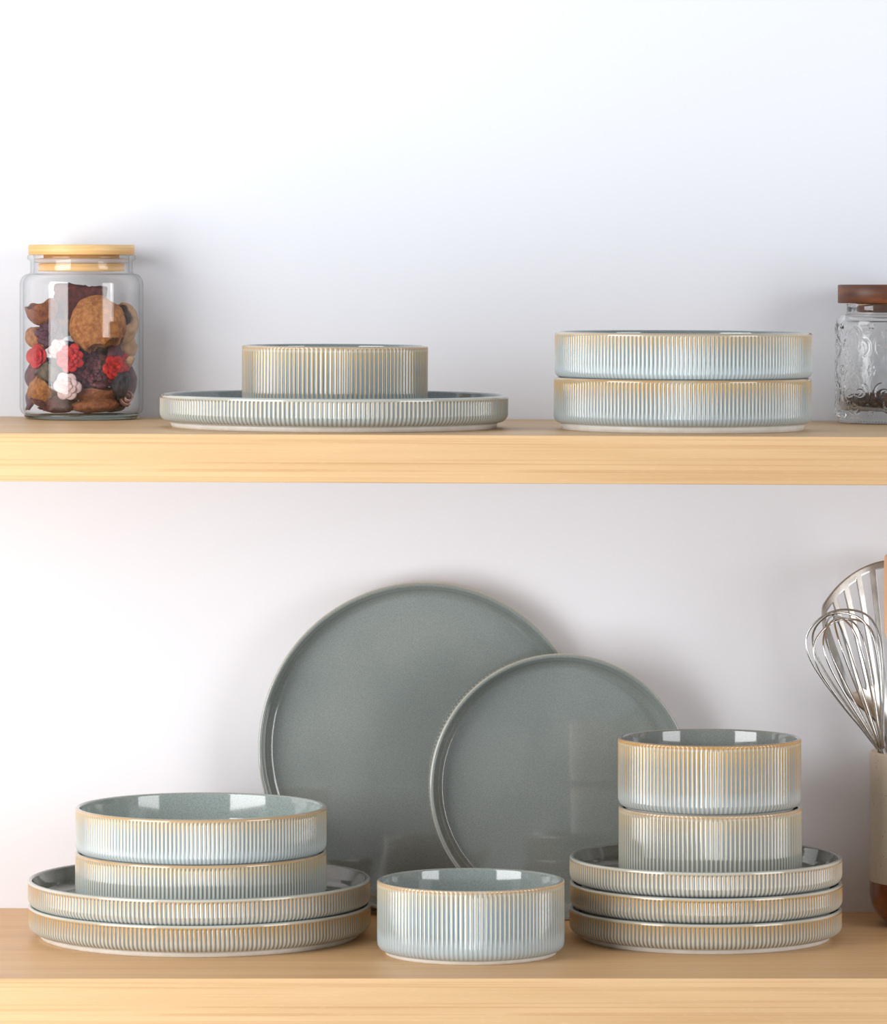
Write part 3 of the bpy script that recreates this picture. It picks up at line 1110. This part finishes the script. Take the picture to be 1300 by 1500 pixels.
for i in range(6):
    a = math.radians(8 + 30 * i)
    sc = 1 - 0.014 * i
    wd = 1 - 0.02 * (i % 3)
    prof_ = half + [(216.2, 0)]
    full = catmull([(al * sc, w * wd) for al, w in prof_] + [(al * sc, -w * wd) for al, w in reversed(half)], 4)
    d = pn * math.cos(a) + dp * math.sin(a)
    pts = [(ax * al + d * w) * KW for al, w in full]
    link('wire_loop', tube('wire_loop', pts, 0.00085, 10), M_steel, wroot)
hp = [ax * (-q * KW) for q in (-14, 0, 30, 80, 140, 196)]
link('handle', tube('handle', hp, [0.0030, 0.0032, 0.0040, 0.0052, 0.0060, 0.0052], 20), M_steel2, wroot)

# slotted turner
DT = 3.884
KT = DT / F
troot = empty('slotted_turner', P(1318, 1217, DT))
tag(troot, 'slotted steel turner behind the whisk, fan-shaped blade upward', 'turner', 'utensils in the crock')


def turner_blade():
    nth, nr = 430, 100
    TH = 21.5
    bars = [s * b for s in (-1, 1) for b in (2.4, 5.75, 9.1, 12.45, 15.8)] + [0.0]

    def RR(th):
        a = abs(th)
        r = 397 - 0.128 * a * a
        if a > 18.5:
            r -= 4.2 * (a - 18.5) ** 2
        return r

    def pt(th, r):
        t = math.radians(th) * (0.42 + 0.58 * smoothstep(135, 225, r))
        bow = 0.010 * ((r - 130) / 270) ** 2 - 0.00006 * (th ** 2) * (r / 400) - 0.002
        return Vector((math.sin(t) * r * KT, bow, math.cos(t) * r * KT))
    V, idx, Fc = [], {}, []

    def vid(i, j):
        if (i, j) not in idx:
            th = -TH + 2 * TH * i / nth
            r = 118 + (RR(th) - 118) * j / nr
            V.append(pt(th, r))
            idx[(i, j)] = len(V) - 1
        return idx[(i, j)]
    for i in range(nth):
        th = -TH + 2 * TH * (i + 0.5) / nth
        for j in range(nr):
            r = 118 + (RR(th) - 118) * (j + 0.5) / nr
            near = min(abs(th - b) for b in bars)
            bot = 215
            if near < 1.675:
                bot += 8 * (1 - min(1, (near - 0.5) / 1.2)) ** 2
            solid = near < 0.62 or r < bot or r > RR(th) - 12 or abs(th) > 19.4
            if solid:
                Fc.append((vid(i, j), vid(i + 1, j), vid(i + 1, j + 1), vid(i, j + 1)))
    return mesh('blade', V, Fc)


bl = link('blade', turner_blade(), M_steel2, troot)
sm = bl.modifiers.new('thickness', 'SOLIDIFY')
sm.thickness = 0.0024
sm.offset = 0
bv = bl.modifiers.new('soft_edge', 'BEVEL')
bv.width = 0.0006
bv.segments = 2
bv.limit_method = 'ANGLE'
hp = [Vector((0, -0.003, 130 * KT)), Vector((0.0006, -0.0085, 100 * KT)), Vector((0.003, -0.013, 40 * KT)), Vector((0.008, -0.019, -60 * KT)), Vector((0.010, -0.021, -100 * KT))]
link('handle', tube('handle', hp, [0.0040, 0.0048, 0.0055, 0.0058, 0.0055], 16), M_steel2, troot)
hole_ob = link('hole_disc', tube('hole_disc', [Vector((-23 * KT, -0.0042, 159 * KT)), Vector((-23 * KT, 0.001, 159 * KT))], 0.0011, 16), simple('hole_shade_dark', lin(52, 48, 46), None, 50, 0.5), troot)  # solid disc, coloured dark as the shade inside a hole in the blade

# wooden spatula in front, mostly beyond the frame
DS = 3.815
KS = DS / F
sroot = empty('wooden_spatula', P(1326, 1240, DS))
tag(sroot, 'pale wooden spatula at the right edge of the photo, beside the whisk', 'spatula', 'utensils in the crock')


def paddle():
    out = []
    prof_ = [(-6, 270), (-8, 240), (-14, 285), (-26, 320), (-30, 360), (-30, 410), (-28, 424), (-20, 432)]
    left = catmull([(-7, 250), (-9, 272), (-22, 296), (-29, 312), (-30, 345), (-30, 415), (-27, 427), (-18, 431)], 5)
    pts = left + [(-x, z) for x, z in reversed(left)]
    th = 0.0026
    V = [Vector((x * KS, -th, z * KS)) for x, z in pts] + [Vector((x * KS, th, z * KS)) for x, z in pts]
    n = len(pts)
    Fc = [tuple(reversed(range(n))), tuple(range(n, 2 * n))] + [(i, (i + 1) % n, n + (i + 1) % n, n + i) for i in range(n)]
    me = mesh('spatula_head', V, Fc, smooth=False)
    return me


M_spat = grain_wood('pale_spatula_wood', lin(214, 166, 128), lin(226, 184, 148), lin(196, 146, 106), (90, 90, 8), 0.55)
sh = link('spatula_head', paddle(), M_spat, sroot)
bv = sh.modifiers.new('round', 'BEVEL')
bv.width = 0.001
bv.segments = 3
bv.limit_method = 'ANGLE'
link('handle', tube('handle', [Vector((0, 0, z * KS)) for z in (262, 200, 100, 0, -85)], [0.0042, 0.0050, 0.0056, 0.0058, 0.0056], 20), M_spat, sroot)
